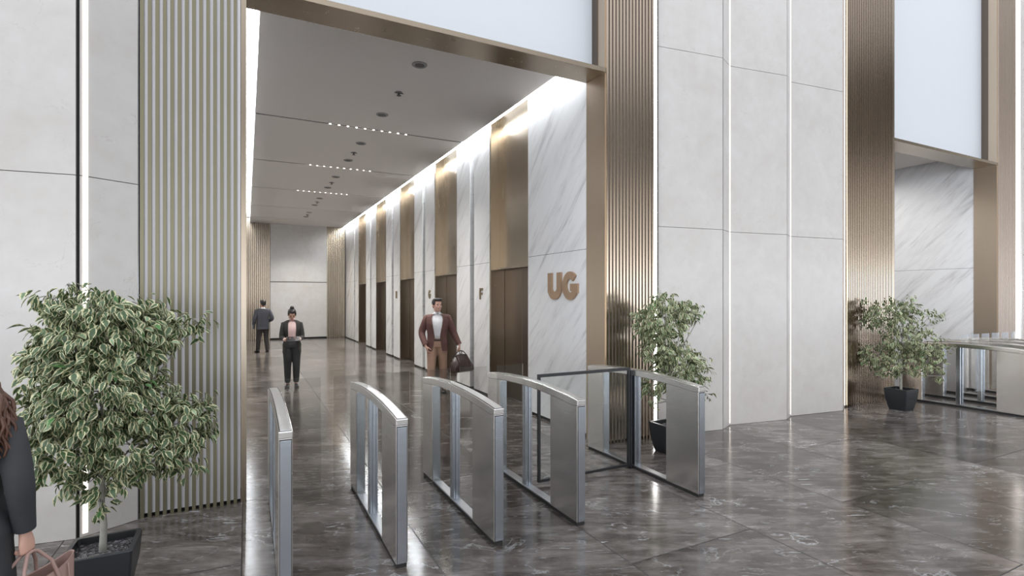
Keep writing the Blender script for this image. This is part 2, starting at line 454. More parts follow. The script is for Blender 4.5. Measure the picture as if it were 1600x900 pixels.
def lift(n, x1, a, label, zt=CZ+.25):
    """bronze recess: far and near reveal, overpanel, deeper two-leaf door"""
    o = struct('door_%d' % n, MB().box(x1+.17, x1+.21, a+.0, a+1.52, 2.42, zt).box(x1+.10, x1+.34, a, a+1.52, 2.40, 2.43), 'bronze', label, 'lift door')
    struct('side_reveal', MB().box(x1+.002, x1+.36, a+1.46, a+1.535, 0, zt).box(x1+.05, x1+.36, a-.012, a+.05, 0, zt), 'bronze', '', '', o)
    for s in (0, 1):
        d = struct('door_leaf', MB().box(x1+.29, x1+.33, a+.06+s*.70, a+.755+s*.70, .01, 2.41, bev=.006), 'dark_bronze', '', '', o)
    return o
for k, a in enumerate(alc):
    lift(k+1, W, a, 'bronze lift recess and dark lift door, %s from the UG letters along the marble wall' % ordinal[k])

# far wall
mb = MB().box(.93, 3.28, CY1, CY1+.1, .07, 2.52).box(.93, 3.28, CY1, CY1+.1, 2.55, CZ+.3)
bk = struct('wall_back', mb, 'stone', 'pale stone wall at the far end of the lift lobby', 'wall')
struct('shadow_gap', MB().box(-.2, 4.6, CY1+.04, CY1+.15, 0, CZ+.3), 'gap', '', '', bk)
fluted(6, .01, .93, 'fluted bronze fins at the left of the far end wall behind the man in navy', y=CY1, z1=CZ+.2, pitch=.08, fw=.045, fin='bronze', back='dark_bronze')
fluted(7, 3.28, 4.08, 'fluted bronze fins at the right of the far end wall', y=CY1, z1=CZ+.2, pitch=.08, fw=.045, fin='bronze', back='dark_bronze')
struct('wall_corridor_left', MB().box(-.3, 0, CY0, CY1, 0, 2.537).box(-.3, 0, CY0, CY1, 2.543, CZ+.3), 'marble', 'marble side wall on the left of the lift lobby, seen edge on', 'wall')

# ceiling in bays with dark slots
mb = MB(); sl = MB()
YJ = [CY0, 10.15, 13.53, 16.97, 20.35, 23.4, CY1+.05]
for a, b in zip(YJ, YJ[1:]):
    mb.box(.135, 3.99, a+.03 if a != CY0 else a, b-.03 if b < CY1 else b, CZ, CZ+.06)
for y in YJ[1:-1]: sl.box(.14, 3.98, y-.04, y+.04, CZ+.010, CZ+.10)
ce = struct('ceiling', mb, 'ceiling_paint', 'smooth grey ceiling of the lift lobby in bays split by dark slots', 'ceiling')
struct('slot_shadow', sl, 'gap', '', '', ce)
struct('cove_roof', MB().box(-.3, W+.6, CY0-.06, CY1+.2, CZ+.32, CZ+.40).box(.135, .16, CY0, CY1, CZ+.06, CZ+.13).box(3.965, 3.99, CY0, CY1, CZ+.06, CZ+.13), 'cove_paint', '', '', ce)
struct('cove_light', MB().box(.02, .12, CY0+.02, CY1-.3, CZ+.20, CZ+.22), 'led_cove_left', '', '', ce)['label'] = 'glowing white light slot along the left ceiling edge'
struct('cove_light', MB().box(4.0, 4.06, CY0+.02, CY1-.1, CZ+.02, CZ+.035), 'led_cove', '', '', ce)['label'] = 'glowing white light slot along the right ceiling edge'

# ceiling fixtures: two round fittings with a sprinkler between, in each bay
for b, ys in enumerate(([7.0, 8.09, 9.21], [11.14, 11.93, 12.66], [14.57, 15.34, 16.11], [18.0, 18.7, 19.4], [21.2, 21.8, 22.4])):
    for j, y in enumerate(ys):
        where = ['first', 'second', 'third', 'fourth', 'fifth'][b]+' ceiling bay from the lintel'
        if j == 1:
            o = thing('sprinkler_head', 'small dark sprinkler head hanging in the middle of the '+where, 'sprinkler', (2.12, y, CZ), 0, 'ceiling sprinklers of the lift lobby')
            obj('escutcheon', MB().cyl((0, 0), .055, -.008, .004, 24), 'fixture', o, autos=40)
            obj('deflector', MB().cyl((0, 0), .012, -.05, .02, 10).cyl((0, 0), .035, -.056, -.050, 12).box(-.07, .07, -.005, .005, -.02, -.012).box(-.005, .005, -.07, .07, -.02, -.012), 'fixture_dark', o)
        else:
            o = thing('ceiling_speaker', 'flat round grey ceiling fitting, %s one in the %s' % ('nearer' if j == 0 else 'farther', where), 'ceiling fitting', (2.12, y, CZ), 0, 'round ceiling fittings of the lift lobby')
            ring = MB().loft([[(math.cos(2*PI*k/28)*r, math.sin(2*PI*k/28)*r, z) for k in range(28)] for r, z in ((.105, .004), (.105, -.008), (.098, -.014), (.075, -.014), (.070, -.006), (.070, .004))])
            obj('rim', ring, 'fixture', o, autos=40)
            obj('grille', MB().cyl((0, 0), .066, -.012, .002, 24, .06), 'fixture_dark', o, autos=40)
# pin lights in the slots
for i, y in enumerate(YJ[1:4]):
    o = thing('slot_light', 'row of tiny white pin lights in the %s dark ceiling slot from the lintel' % ['first', 'second', 'third'][i], 'light', (2.1, y, CZ), 0, 'rows of pin lights in the ceiling slots')
    for j in range(10):
        obj('lamp', MB().cyl((-.72+j*.158, 0), .017, -.004, .04, 12, .019), 'led_dot', o)

# lettering
def stroke(pts, w, closed=False):
    """outline of a constant-width stroke as quads (left, right points)"""
    L = []
    n = len(pts)
    for i in range(n):
        a = V(pts[max(i-1, 0)]); b = V(pts[min(i+1, n-1)]); c = V(pts[i])
        d1 = (c-a).normalized() if i > 0 else (b-c).normalized(); d2 = (b-c).normalized() if i < n-1 else d1
        nn = V((-(d1+d2).y, (d1+d2).x)).normalized(); k = 1/max(.4, nn.dot(V((-d1.y, d1.x))))
        L.append((c+nn*w/2*k, c-nn*w/2*k))
    return L
def letter_mesh(strokes, w, x, y0, z0, depth):
    mb = MB()
    for kk, pts in enumerate(strokes):
        depth -= .0015*(kk > 0)
        L = stroke(pts, w)
        mb.loft([[(x-depth, y0-l.x, z0+l.y), (x-depth, y0-r.x, z0+r.y), (x+.006, y0-r.x, z0+r.y), (x+.006, y0-l.x, z0+l.y)] for l, r in L])
    return mb
def arc(cx, cy, rx, ry, a0, a1, n=16): return [(cx+rx*math.cos(math.radians(a0+(a1-a0)*i/n)), cy+ry*math.sin(math.radians(a0+(a1-a0)*i/n))) for i in range(n+1)]
def G_strokes(w, h, t): 
    return [arc(w/2, h/2, w/2-t/2, h/2-t/2, 42, 335, 26), [(w*.52, h*.44), (w-t/2, h*.44), (w-t/2, h*.24)]]
def U_strokes(w, h, t):
    return [[(t/2, h), (t/2, h*.36)] + arc(w/2, w*.45, w/2-t/2, w*.45-t/2, 180, 360, 14)[1:-1] + [(w-t/2, h*.36), (w-t/2, h)]]
plain('letter_copper', (.42, .285, .185), .42, metal=.45)
sg = thing('wall_lettering', 'large copper coloured letters UG on the white marble wall', 'sign', (W, 6.46, 1.85))
o = letter_mesh(U_strokes(.37, .40, .115), .115, 0, .39, 0, .03); obj('letter_u', o, 'letter_copper', sg)
o = letter_mesh(G_strokes(.39, .405, .105), .105, 0, -.02, -.003, .03); obj('letter_g', o, 'letter_copper', sg)
def small(ch, y, lab):
    h, w, t = .22, .15, .045
    st = {'F': [[(t/2, 0), (t/2, h)], [(0, h-t/2), (w, h-t/2)], [(0, h*.52), (w*.85, h*.52)]],
          'G': G_strokes(.17, h, t), 'H': [[(t/2, 0), (t/2, h)], [(w-t/2, 0), (w-t/2, h)], [(0, h/2), (w, h/2)]]}[ch]
    o = obj('lift_letter', letter_mesh(st, t, 0, w/2, 0, .016), 'letter_bronze', loc=(W, y, 1.84))
    tag(o, lab, 'letter', 'small letters beside the lifts')
plain('letter_bronze', (.23, .175, .095), .4, metal=.6)
small('F', 9.42, 'small bronze letter F on the marble strip beside the nearest lift')
small('G', 12.67, 'small bronze letter G on the marble strip above the bag carrying man\'s head')
small('H', 15.92, 'small bronze letter H on the marble strip, farthest of the small letters')
for k, lab in ((1, 'dark lift call panel in the slot just left of the man with the bag'), (3, 'dark lift call panel in the slot far along the marble wall')):
    o = thing('call_panel', lab, 'call panel', (W+.13, 7.52+3.25*k+2.39, 1.15), 0, 'lift call panels')
    obj('plate', MB().box(-.02, 0, -.085, .085, 0, .42, bev=.004), 'black_frame', o)
    obj('button', MB().box(-.026, -.018, -.025, .025, .06, .11, bev=.003), 'steel', o)
    obj('button', MB().box(-.026, -.018, -.025, .025, .14, .19, bev=.003), 'steel', o)

# ---- second lift lobby beyond the right opening
X2 = 10.645; W2 = 4.005
alc2 = lobby(X2, W2, 13.0, 1, 'second_corridor', 'second lobby')
lift(6, X2+W2, alc2[0], 'bronze lift recess glimpsed beyond the marble wall of the second opening')
struct('wall_second_corridor_left', MB().box(X2-.3, X2, CY0, 13, 0, CZ+.2), 'marble', 'marble side wall on the left inside the second opening', 'wall')
struct('wall_second_corridor_back', MB().box(X2, X2+W2+.5, 13, 13.1, 0, CZ+.2), 'stone', 'stone wall at the back of the second opening', 'wall')
c2 = struct('ceiling_second', MB().box(X2, X2+W2-.12, CY0, 8.0, CZ, CZ+.06).box(X2, X2+W2-.12, 8.05, 13, CZ, CZ+.06).box(X2, X2+W2+.5, CY0-.06, 13, CZ+.22, CZ+.3), 'ceiling_paint', 'grey ceiling inside the second opening', 'ceiling')
struct('slot_light', MB().box(X2+.6, X2+W2-.5, 8.01, 8.04, CZ+.03, CZ+.05), 'led_joint', '', '', c2)

# ================================================================== turnstiles
def ztop(y): # y from -.91 (near end) to +.91
    return 1.04+.052*(1-(y/.91)**2) - .004*(y/.91)
def side_poly(y0, y1, z0, dz=0.0, n=10):
    top = [(y0+(y1-y0)*i/n, ztop(y0+(y1-y0)*i/n)-dz) for i in range(n+1)]
    return [(y0, z0)]+top+[(y1, z0)]
HW = .0425
def make_turnstile(label, wings, group):
    t = thing('turnstile', label, 'turnstile', (0, 0, 0), 0, group)
    obj('entry_cabinet', MB().prism(side_poly(-.90, -.47, .03, .045), -HW, HW, 'x', bev=.006), 'steel', t)
    obj('exit_cabinet', MB().prism(side_poly(.58, .90, .03, .045), -HW, HW, 'x', bev=.006), 'steel', t)
    obj('seam', MB().box(-HW+.006, HW-.006, -.9025, -.89, .035, .99), 'gap', t)
    obj('end_strip', MB().box(-HW+.009, HW-.009, -.908, -.899, .035, .985, bev=.002), 'steel_sky_tint', t)
    obj('end_strip', MB().box(-HW+.004, HW-.004, .570, .581, .05, .985, bev=.002), 'steel_sky_tint', t)
    obj('center_post', MB().box(-HW+.006, HW-.006, .01, .08, .04, 1.06, bev=.006).box(-.012, .012, -.012, .012, .04, 1.06).box(-.03, -.018, -.006, .012, .05, 1.05).box(.018, .03, -.006, .012, .05, 1.05), 'steel_sky_tint', t)
    n = 24; poly = [(-.905+1.81*i/n, ztop(-.905+1.81*i/n)) for i in range(n+1)]
    rail = poly + [(p[0], p[1]-(.068 if abs(p[0]) < .86 else .05)) for p in reversed(poly)]
    obj('top_rail', MB().prism(rail, -HW-.002, HW+.002, 'x', bev=.008), 'steel', t)
    cap = [(p[0]*.992, p[1]+.004) for p in poly]; cap += [(p[0], p[1]-.008) for p in reversed(cap)]
    sm = [(p[0]*.996, p[1]+.0012) for p in poly]; sm += [(p[0], p[1]-.01) for p in reversed(sm)]
    obj('seam', MB().prism(sm, -HW+.005, HW-.005, 'x'), 'gap', t)
    obj('top_cap', MB().prism(cap, -HW+.009, HW-.009, 'x', bev=.003), 'steel_top', t)
    obj('plinth', MB().box(-HW+.006, HW-.006, -.89, .89, 0, .032), 'rubber', t)
    obj('floor_plate', MB().box(-HW+.003, HW-.003, -.475, .585, .03, .045, bev=.003), 'steel_plate', t)
    for s in wings:
        obj('glass_wing', MB().box(s*(HW+.004), s*.325, .040, .050, .22, 1.235), 'glass_tint', t)
    return t
TY = 4.52
names = [('nearest to the big left tree', (1,)), ('second from the left', (1, -1)), ('third from the left, before the bag carrying man', (1, -1)),
         ('fourth from the left, beside the black framed gate', (-1,)), ('fifth, in front of the middle potted tree', ())]
for (x, (nm, wg)) in zip((.222, .97, 1.72, 2.475, 3.845), names):
    t = make_turnstile('brushed steel speed gate with arched top, '+nm, wg, 'turnstiles before the lift lobby')
    t.location = (x, TY, 0)
names2 = [('right hand row, beside the far right tree', (1,)), ('right hand row, second from its tree', (1, -1)), ('right hand row, third from its tree', (1, -1)), ('right hand row, farthest from its tree', (-1,))]
for (x, (nm, wg)) in zip((10.90, 11.65, 12.40, 13.15), names2):
    t = make_turnstile('brushed steel speed gate with arched top, '+nm, wg, 'turnstiles before the second opening')
    t.location = (x, TY, 0)
# wide glass gate
g = thing('glass_gate', 'wide clear glass gate with black frame between the fourth and fifth turnstiles', 'gate', (2.61, 4.585, 0))
bx = MB(); w = 1.165
obj('frame', MB().box(0, .026, -.014, .014, .03, 1.115).box(w-.026, w, -.014, .014, .03, 1.115).box(.026, w-.026, -.014, .014, 1.085, 1.115).box(.026, w-.026, -.014, .014, .03, .055), 'black_frame', g)
obj('pane', MB().box(.02, w-.02, -.004, .004, .05, 1.09), 'glass_clear', g)
obj('hinge_post', MB().box(w+.002, w+.026, -.022, .022, 0, 1.085, bev=.003), 'black_frame', g)
# ================================================================== potted trees
def leaf_geo(bm, uvl, tone_l, base, tip_dir, normal, L, Wd, tone, bend, fold):
    t = tip_dir.normalized(); n = (normal - t*normal.dot(t))
    n = n.normalized() if n.length > 1e-4 else t.orthogonal().normalized()
    s = t.cross(n)
    rows = ((0, .06), (.10, .50), (.28, .92), (.48, 1.0), (.70, .74), (.88, .34), (1.0, .03))
    prev = None
    for f, wd in rows:
        c = base + t*(L*f) - n*(bend*L*f*f)
        a = Wd*.5*wd
        up = n*(fold*a)
        vs = [(bm.verts.new(c - s*a + up), 0, f), (bm.verts.new(c), .5, f), (bm.verts.new(c + s*a + up), 1, f)]
        if prev:
            for i in (0, 1):
                fc = bm.faces.new((prev[i][0], prev[i+1][0], vs[i+1][0], vs[i][0])); fc.smooth = True
                k = (.5-wd*.5, .5, .5+wd*.5)
                for lp, vv in zip(fc.loops, (prev[i], prev[i+1], vs[i+1], vs[i])):
                    lp[uvl].uv = (vv[1], vv[2]); lp[tone_l] = (tone, tone, tone, 1)
        prev = vs

def make_tree(label, loc, view, blobs, org, scale, nleaf, leaf=.082, seed=1, group='potted trees', trunk_bend=0.0, shrink=.020, pot=(.18, .125, .355), zc=1.9):
    """blobs are crown masses (across, up, half width, half height) seen from the hall; view is the bearing they were seen from"""
    r = random.Random(seed)
    t = thing('potted_tree', label, 'potted plant', (loc[0], loc[1], 0), 0, group)
    ta, tb, ph = pot
    # square tapered planter with rim
    def sq(h, z, b=.012): return [(-h+b, -h, z), (h-b, -h, z), (h, -h+b, z), (h, h-b, z), (h-b, h, z), (-h+b, h, z), (-h, h-b, z), (-h, -h+b, z)]
    mb = MB().loft([sq(tb, 0), sq(tb+.008, .02), sq((ta+tb)/2+.016, ph*.55), sq(ta-.001, ph-.03), sq(ta, ph-.006), sq(ta-.004, ph), sq(ta-.026, ph), sq(ta-.030, ph-.05), sq(ta-.032, ph-.055)])
    obj('planter', mb, 'pot', t, autos=35)
    g = MB(); h = ta-.029; n = 14
    for i in range(n):
        pass
    bm = g.bm; vs = [[bm.verts.new((-h+2*h*i/n, -h+2*h*j/n, ph-.045+r.uniform(-.006, .008))) for j in range(n+1)] for i in range(n+1)]
    for i in range(n):
        for j in range(n): bm.faces.new((vs[i][j], vs[i+1][j], vs[i+1][j+1], vs[i][j+1]))
    obj('gravel', g, 'gravel', t, smooth=True)
    rt = V((math.cos(view), -math.sin(view), 0)); fw = V((math.sin(view), math.cos(view), 0))
    B = []
    for (u, v, ru, rv, *dd) in blobs:
        d = dd[0] if dd else 0.0
        c = rt*((u-org)/scale) + fw*d + V((0, 0, zc-(v-463)/scale)); rx = max(.02, ru/scale-shrink); rz = max(.02, rv/scale-shrink*.7)
        B.append((c, rx, min(rx, .42)*.95+.03, rz))
    # trunk
    top = V((0, 0, 1.05)) + rt*trunk_bend
    pts = [V((0, 0, ph-.06)), V((.006, .004, ph+.12)), V((-.006, .006, .62)) + rt*trunk_bend*.3, V((.004, -.006, .85)) + rt*trunk_bend*.6, top]
    tr = MB().tube(pts, [.021, .018, .0165, .015, .011], 10)
    obj('trunk', tr, 'bark', t, smooth=True)
    br = MB()
    starts = [pts[2], pts[3], top]
    for (c, rx, ry, rz) in B:
        s0 = min((p for p in starts if p.z < c.z+.05), key=lambda p: (p-c).length, default=pts[2])
        mid = (s0+c)/2 + V((r.uniform(-.03, .03), r.uniform(-.03, .03), -.02))
        br.tube([s0, mid, c], [.008, .006, .004], 6)
        for q in range(4):
            d = V((r.gauss(0, 1), r.gauss(0, 1), r.gauss(.1, .8))).normalized()
            e = c + rt*(d.x*rx*.85) + fw*(d.y*ry*.85) + V((0, 0, d.z*rz*.85))
            br.tube([c, (c+e)/2+V((0, 0, .015)), e], [.004, .003, .0015], 5)
    obj('branches', br, 'bark', t, smooth=True)
    # foliage
    bm = bmesh.new(); uvl = bm.loops.layers.uv.new('UVMap'); tl = bm.loops.layers.color.new('leaf_tone')
    wts = [rx*rz*(.6+ry) for (c, rx, ry, rz) in B]
    count = 0
    while count < nleaf:
        c, rx, ry, rz = r.choices(B, wts)[0]
        d = V((r.gauss(0, 1), r.gauss(0, 1), r.gauss(0, 1)))
        if d.length < .01: continue
        d.normalize(); k = r.uniform(.35, 1.0)**.55
        p = c + rt*(d.x*rx*k) + fw*(d.y*ry*k) + V((0, 0, d.z*rz*k))
        out = (rt*(d.x/rx) + fw*(d.y/ry) + V((0, 0, d.z/rz))).normalized()
        hx = V((out.x, out.y, 0)); tip = hx*.55 + V((r.uniform(-.55, .55), r.uniform(-.55, .55), -.55+r.uniform(-.35, .45)))
        nrm = out*.55 + V((r.uniform(-.5, .5), r.uniform(-.5, .5), .75))
        L = leaf*r.uniform(.68, 1.12)
        if p.z < ph+.02: continue
        # little sprays: three or four leaves along a shoot
        m = r.choice((2, 3, 4))
        sh = (tip*.5 + out*.8).normalized()
        for q in range(m):
            pj = p + sh*(q*.026) + V((r.uniform(-.012, .012), r.uniform(-.012, .012), r.uniform(-.01, .01)))
            tj = tip + V((r.uniform(-.4, .4), r.uniform(-.4, .4), r.uniform(-.3, .3)))
            leaf_geo(bm, uvl, tl, pj, tj, nrm + V((r.uniform(-.3, .3), r.uniform(-.3, .3), 0)), L*r.uniform(.85, 1.1), L*r.uniform(.46, .60), r.random(), r.uniform(.05, .55), r.uniform(.05, .65))
            count += 1
    me = bpy.data.meshes.new('foliage'); bm.to_mesh(me); bm.free(); me.materials.append(M['leaf'])
    o = bpy.data.objects.new('foliage', me); COL.objects.link(o); o.parent = t
    return t
SL = 259.
make_tree('large bushy potted fig tree in front of the fluted gold wall, left', (-.80, 4.07), .46-.65, [
    (165, 530, 88, 70), (114, 545, 50, 50), (212, 520, 52, 50), (150, 480, 60, 30), (296, 512, 24, 16, .05), (96, 468, 32, 15), (80, 572, 28, 26), (246, 530, 30, 28), (115, 447, 10, 8),
    (152, 620, 92, 70), (92, 640, 35, 50), (225, 645, 40, 45, -.05), (268, 690, 48, 55), (200, 720, 70, 50), (110, 700, 60, 52), (155, 765, 45, 30), (78, 735, 22, 25), (265, 752, 30, 22), (300, 655, 14, 20), (155, 805, 14, 16)],
    158, SL*1.03, 6500, .066, 3)
make_tree('potted fig tree behind the fifth speed gate, before the bare stone panels', (4.62, 4.86), .70, [
    (1047, 497, 40, 36), (1016, 503, 18, 28), (1078, 488, 22, 20), (1045, 462, 18, 8), (1100, 494, 6, 4), (1040, 545, 30, 30), (1066, 570, 36, 34), (1098, 580, 16, 26), (1028, 600, 22, 20), (1078, 612, 26, 20), (1012, 610, 8, 12), (1108, 618, 8, 8), (1030, 632, 10, 10)],
    1054, 130., 4000, .062, 5)
make_tree('potted fig tree in front of the wide fluted bronze wall, far right', (9.82, 4.92), 1.10, [
    (1385, 490, 30, 24), (1366, 500, 16, 18), (1412, 475, 14, 16), (1355, 470, 10, 5), (1440, 495, 20, 10), (1400, 530, 28, 22), (1430, 535, 28, 24), (1455, 540, 12, 16), (1375, 560, 24, 22), (1358, 568, 10, 10), (1410, 570, 30, 20), (1440, 565, 20, 20), (1385, 583, 22, 10), (1456, 588, 6, 6), (1405, 505, 20, 20)],
    1404, 820/8.5, 3300, .064, 9)
# ================================================================== people
def ering(c, rx, ry, n=24, p=2.0, rot=0.0, tilt=None):
    out = []
    for k in range(n):
        a = 2*PI*k/n; ca, sa = math.cos(a), math.sin(a)
        x = math.copysign(abs(ca)**(2/p), ca)*rx; y = math.copysign(abs(sa)**(2/p), sa)*ry
        q = V((x, y, 0))
        if rot: q = Matrix.Rotation(rot, 3, 'Z') @ q
        out.append(V(c)+q)
    return out
def closed_loft(mb, secs, n=24, p=2.3):
    """secs: (x, y, z, rx, ry) horizontal sections, rounded ends"""
    a, b = secs[0], secs[-1]
    rs = [ering((a[0], a[1], a[2]-.012 if b[2] > a[2] else a[2]+.012), a[3]*.6, a[4]*.6, n, p)]
    rs += [ering(s[:3], s[3], s[4], n, p) for s in secs]
    rs += [ering((b[0], b[1], b[2]+.012 if b[2] > a[2] else b[2]-.012), b[3]*.6, b[4]*.6, n, p)]
    mb.loft(rs); return mb

def hand(mb, wrist, d, palm_n, thumb, s=1.0, curl=.5, spread=.12, thumb_in=.5, curls=None):
    """palm, four fingers of different lengths, and a thumb from the side of the palm.
    d points along the fingers, palm_n out of the palm, thumb = +1/-1 picks the thumb side."""
    wrist = V(wrist); d = V(d).normalized(); pn = V(palm_n); pn = (pn-d*pn.dot(d)).normalized(); sd = d.cross(pn)*thumb
    def pt(a, b, c): return wrist + (d*a + sd*b + pn*c)*s
    # palm
    rings = []
    for a, hw, th in ((-.02, .024, .021), (.015, .031, .0195), (.05, .040, .017), (.085, .041, .014), (.098, .036, .011)):
        ring = []
        for k in range(16):
            w = 2*PI*k/16; ring.append(pt(a, math.cos(w)*hw, math.sin(w)*th))
        rings.append(ring)
    mb.loft(rings)
    # fingers from index to little
    for i, (off, ln, r) in enumerate(((.029, .073, .0088), (.0095, .082, .009), (-.0105, .076, .0086), (-.029, .060, .0076))):
        cu = (curls[i] if curls else curl)
        base = pt(.082 if i < 3 else .074, off, -.001)
        ang = cu*.55; sp = (1.5-i)*spread*.25
        p = base; pts = [p]; rads = [r*s*1.05]
        for f, k in ((.46, 1.0), (.30, 1.15), (.24, .8)):
            dirv = (d*math.cos(ang) + pn*math.sin(ang) + sd*sp).normalized()
            p = p + dirv*(ln*f*s); pts.append(p); rads.append(r*s*(1.0 if f > .4 else .93 if f > .27 else .78)); ang += cu*k*1.1
        mb.tube(pts, rads, 10)
    b = pt(.022, .026, .006)
    d1 = (d*.70 + sd*(.75-.35*thumb_in) + pn*(.25+.5*thumb_in)).normalized(); d2 = (d*.85 + sd*(.25-.35*thumb_in) + pn*(.2+.6*thumb_in)).normalized()
    mb.tube([b, b+d1*.040*s, b+d1*.040*s+d2*.033*s, b+d1*.040*s+d2*.033*s+(d2+d*.15).normalized()*.022*s], [.0135*s, .0112*s, .0100*s, .0080*s], 10)

def head_parts(mb, c, rot, s, female=False):
    """skull, jaw, nose, ears, brow and lips around the head's centre c (between the ears)"""
    s = s*1.06
    def P(x, y, z): return V(c) + rot @ (V((x, y, z))*s)
    k = .95 if female else 1.0
    mb.ell(P(0, .012, .025), (.076*s*k, .094*s, .093*s), rot, 20, 12)        # skull
    mb.ell(P(0, -.030, -.030), (.062*s*k, .064*s, .075*s), rot, 20, 12)      # face
    mb.ell(P(0, -.052, -.082), ((.038 if female else .045)*s, .034*s, .030*s), rot, 16, 10)  # chin
    for x in (-1, 1):
        mb.ell(P(x*.040*k, -.010, -.062), (.026*s, .045*s, .034*s), rot, 14, 8)   # jaw
        mb.ell(P(x*.036, -.070, -.022), (.022*s, .020*s, .020*s), rot, 12, 8)     # cheek
        mb.ell(P(x*.080*k, .010, -.012), (.010*s, .020*s, .032*s), rot, 12, 8)    # ear
        mb.ell(P(x*.030, -.083, .020), (.024*s, .012*s, .010*s), rot, 12, 8)      # brow
    mb.tube([P(0, -.088, .012), P(0, -.104, -.022), P(0, -.100, -.032)], [.0085*s, .0135*s, .012*s], 10)   # nose
    for x in (-1, 1): mb.ell(P(x*.011, -.095, -.031), (.009*s, .010*s, .008*s), rot, 10, 6)
    mb.ell(P(0, -.089, -.058), (.024*s, .012*s, .007*s), rot, 12, 8)
    mb.ell(P(0, -.086, -.067), (.020*s, .012*s, .007*s), rot, 12, 8)

def face_details(t, c, rot, s, smile=False, female=False, eyes_down=False):
    s = s*1.06
    def P(x, y, z): return V(c) + rot @ (V((x, y, z))*s)
    for x in (-1, 1):
        obj('eye', MB().ell(P(x*.030, -.086, .002), (.012*s, .006*s, (.003 if eyes_down else .0055)*s), rot, 12, 8), 'hair_black', t, smooth=True)
        obj('eyebrow', MB().tube([P(x*.014, -.097, .020), P(x*.032, -.095, .026), P(x*.048, -.083, .020)], [.0032*s, .0042*s, .0025*s], 8), 'hair_black', t, smooth=True)
    l = MB(); w = .027 if smile else .021; up = .006 if smile else 0
    l.tube([P(-w, -.084, -.062+up), P(-w*.5, -.0965, -.0615), P(0, -.099, -.062), P(w*.5, -.0965, -.0615), P(w, -.084, -.062+up)], [.002*s, .0045*s, .005*s, .0045*s, .002*s], 8)
    obj('lips', l, 'lips', t, smooth=True)
    if smile:
        q = MB().tube([P(-.017, -.096, -.0595), P(0, -.1035, -.0615), P(.017, -.096, -.0595)], [.002*s, .0036*s, .002*s], 8)
        obj('teeth', q, 'teeth', t, smooth=True)

def shoe(t, ankle, toe_dir, s, m='leather_black', heel=0.0):
    a = V(ankle); d = V((toe_dir[0], toe_dir[1], 0)).normalized(); sd = V((-d.y, d.x, 0))
    def ring(f, hw, z0, z1, n=16):
        out = []
        for k in range(n):
            w = 2*PI*k/n; zz = (z0+z1)/2 + math.sin(w)*(z1-z0)/2
            if math.sin(w) < -.3: zz = z0
            q = a + d*f*s + sd*(math.cos(w)*hw*s); out.append(V((q.x, q.y, zz*s)))
        return out
    mb = MB().loft([ring(-.075, .014, .012, .05), ring(-.068, .028, .0, .085), ring(-.04, .036, 0, .105), ring(0, .038, 0, .10), ring(.05, .042, 0, .078), ring(.11, .048, 0, .056), ring(.155, .043, 0, .046), ring(.185, .028, .002, .036), ring(.197, .010, .006, .026)])
    o = obj('shoe', mb, m, t, smooth=True)
    return o

def sleeve(mb, pts, rads, n=18):
    """open cuffed sleeve"""
    mb.tube(pts, rads, n, round_=False)
    return mb
def bez(a, b, c, n=6):
    return [a*((1-i/n)**2) + b*(2*(1-i/n)*i/n) + c*((i/n)**2) for i in range(n+1)]

def jacket_shell(mb, secs, gap, n=44, th=.012, p=2.4, lower_open=True):
    """open-fronted shell: secs (x, y, z, rx, ry), gap(z) = half opening angle at the front (-y)"""
    def ring(s, g, inset):
        out = []
        for k in range(n+1):
            a = -PI/2 + g + (2*PI-2*g)*k/n
            ca, sa = math.cos(a), math.sin(a)
            out.append(V((s[0]+math.copysign(abs(ca)**(2/p), ca)*(s[3]-inset), s[1]+math.copysign(abs(sa)**(2/p), sa)*(s[4]-inset), s[2])))
        return out
    O = [ring(s, gap(s[2]), 0) for s in secs]; I = [ring(s, gap(s[2]), th) for s in secs]
    loops = [o + i[::-1] for o, i in zip(O, I)]
    mb.loft(loops, closed=True, cap=True)
    return O
def lapels(mb, O, secs, z0, z1, wid, lift=.007):
    """folded-back lapel strips lying on the jacket's front edges from z0 up to z1"""
    for side in (0, 1):
        rows = []
        for ring, s in zip(O, secs):
            if not z0-.001 <= s[2] <= z1+.001: continue
            f = (s[2]-z0)/(z1-z0); wd = wid*min(1, .15+1.6*f) if f < .72 else wid*(1.25-.8*(f-.72)/.28)
            e = ring[0] if side == 0 else ring[-1]
            seq = ring if side == 0 else ring[::-1]
            acc = 0; q = e
            for i in range(1, len(seq)):
                st = (seq[i]-seq[i-1]).length
                if acc+st >= wd: q = seq[i-1] + (seq[i]-seq[i-1])*((wd-acc)/st); break
                acc += st
            def out(pnt): 
                v = V((pnt.x-s[0], pnt.y-s[1], 0)); return pnt + v.normalized()*lift
            m_ = out((e+q)/2); rows.append([out(e), m_ + V((0, -.002, 0)), out(q), q, (e+q)/2, e])
        if len(rows) > 1: mb.loft(rows)

def torso_sections(s, female=False, sh=.0, lean=0.0):
    if female:
        S = [(0, 0, .86, .165, .112), (0, 0, .93, .172, .116), (0, 0, 1.0, .150, .100), (0, 0, 1.07, .132, .090), (0, -.006, 1.16, .142, .102), (0, -.012, 1.24, .158, .118), (0, -.006, 1.32, .165, .108), (0, .004, 1.385, .168, .086), (0, .008, 1.425, .135, .068), (0, .010, 1.455, .075, .055)]
    else:
        S = [(0, 0, .86, .160, .112), (0, 0, .94, .165, .116), (0, 0, 1.02, .156, .108), (0, 0, 1.10, .156, .108), (0, -.004, 1.19, .170, .116), (0, -.006, 1.28, .186, .120), (0, 0, 1.36, .192, .108), (0, .006, 1.42, .180, .088), (0, .010, 1.455, .135, .070), (0, .012, 1.48, .075, .057)]
    return [(x*s, (y+lean*(z-.86))*s, z*s, a*s, b*s) for x, y, z, a, b in S]
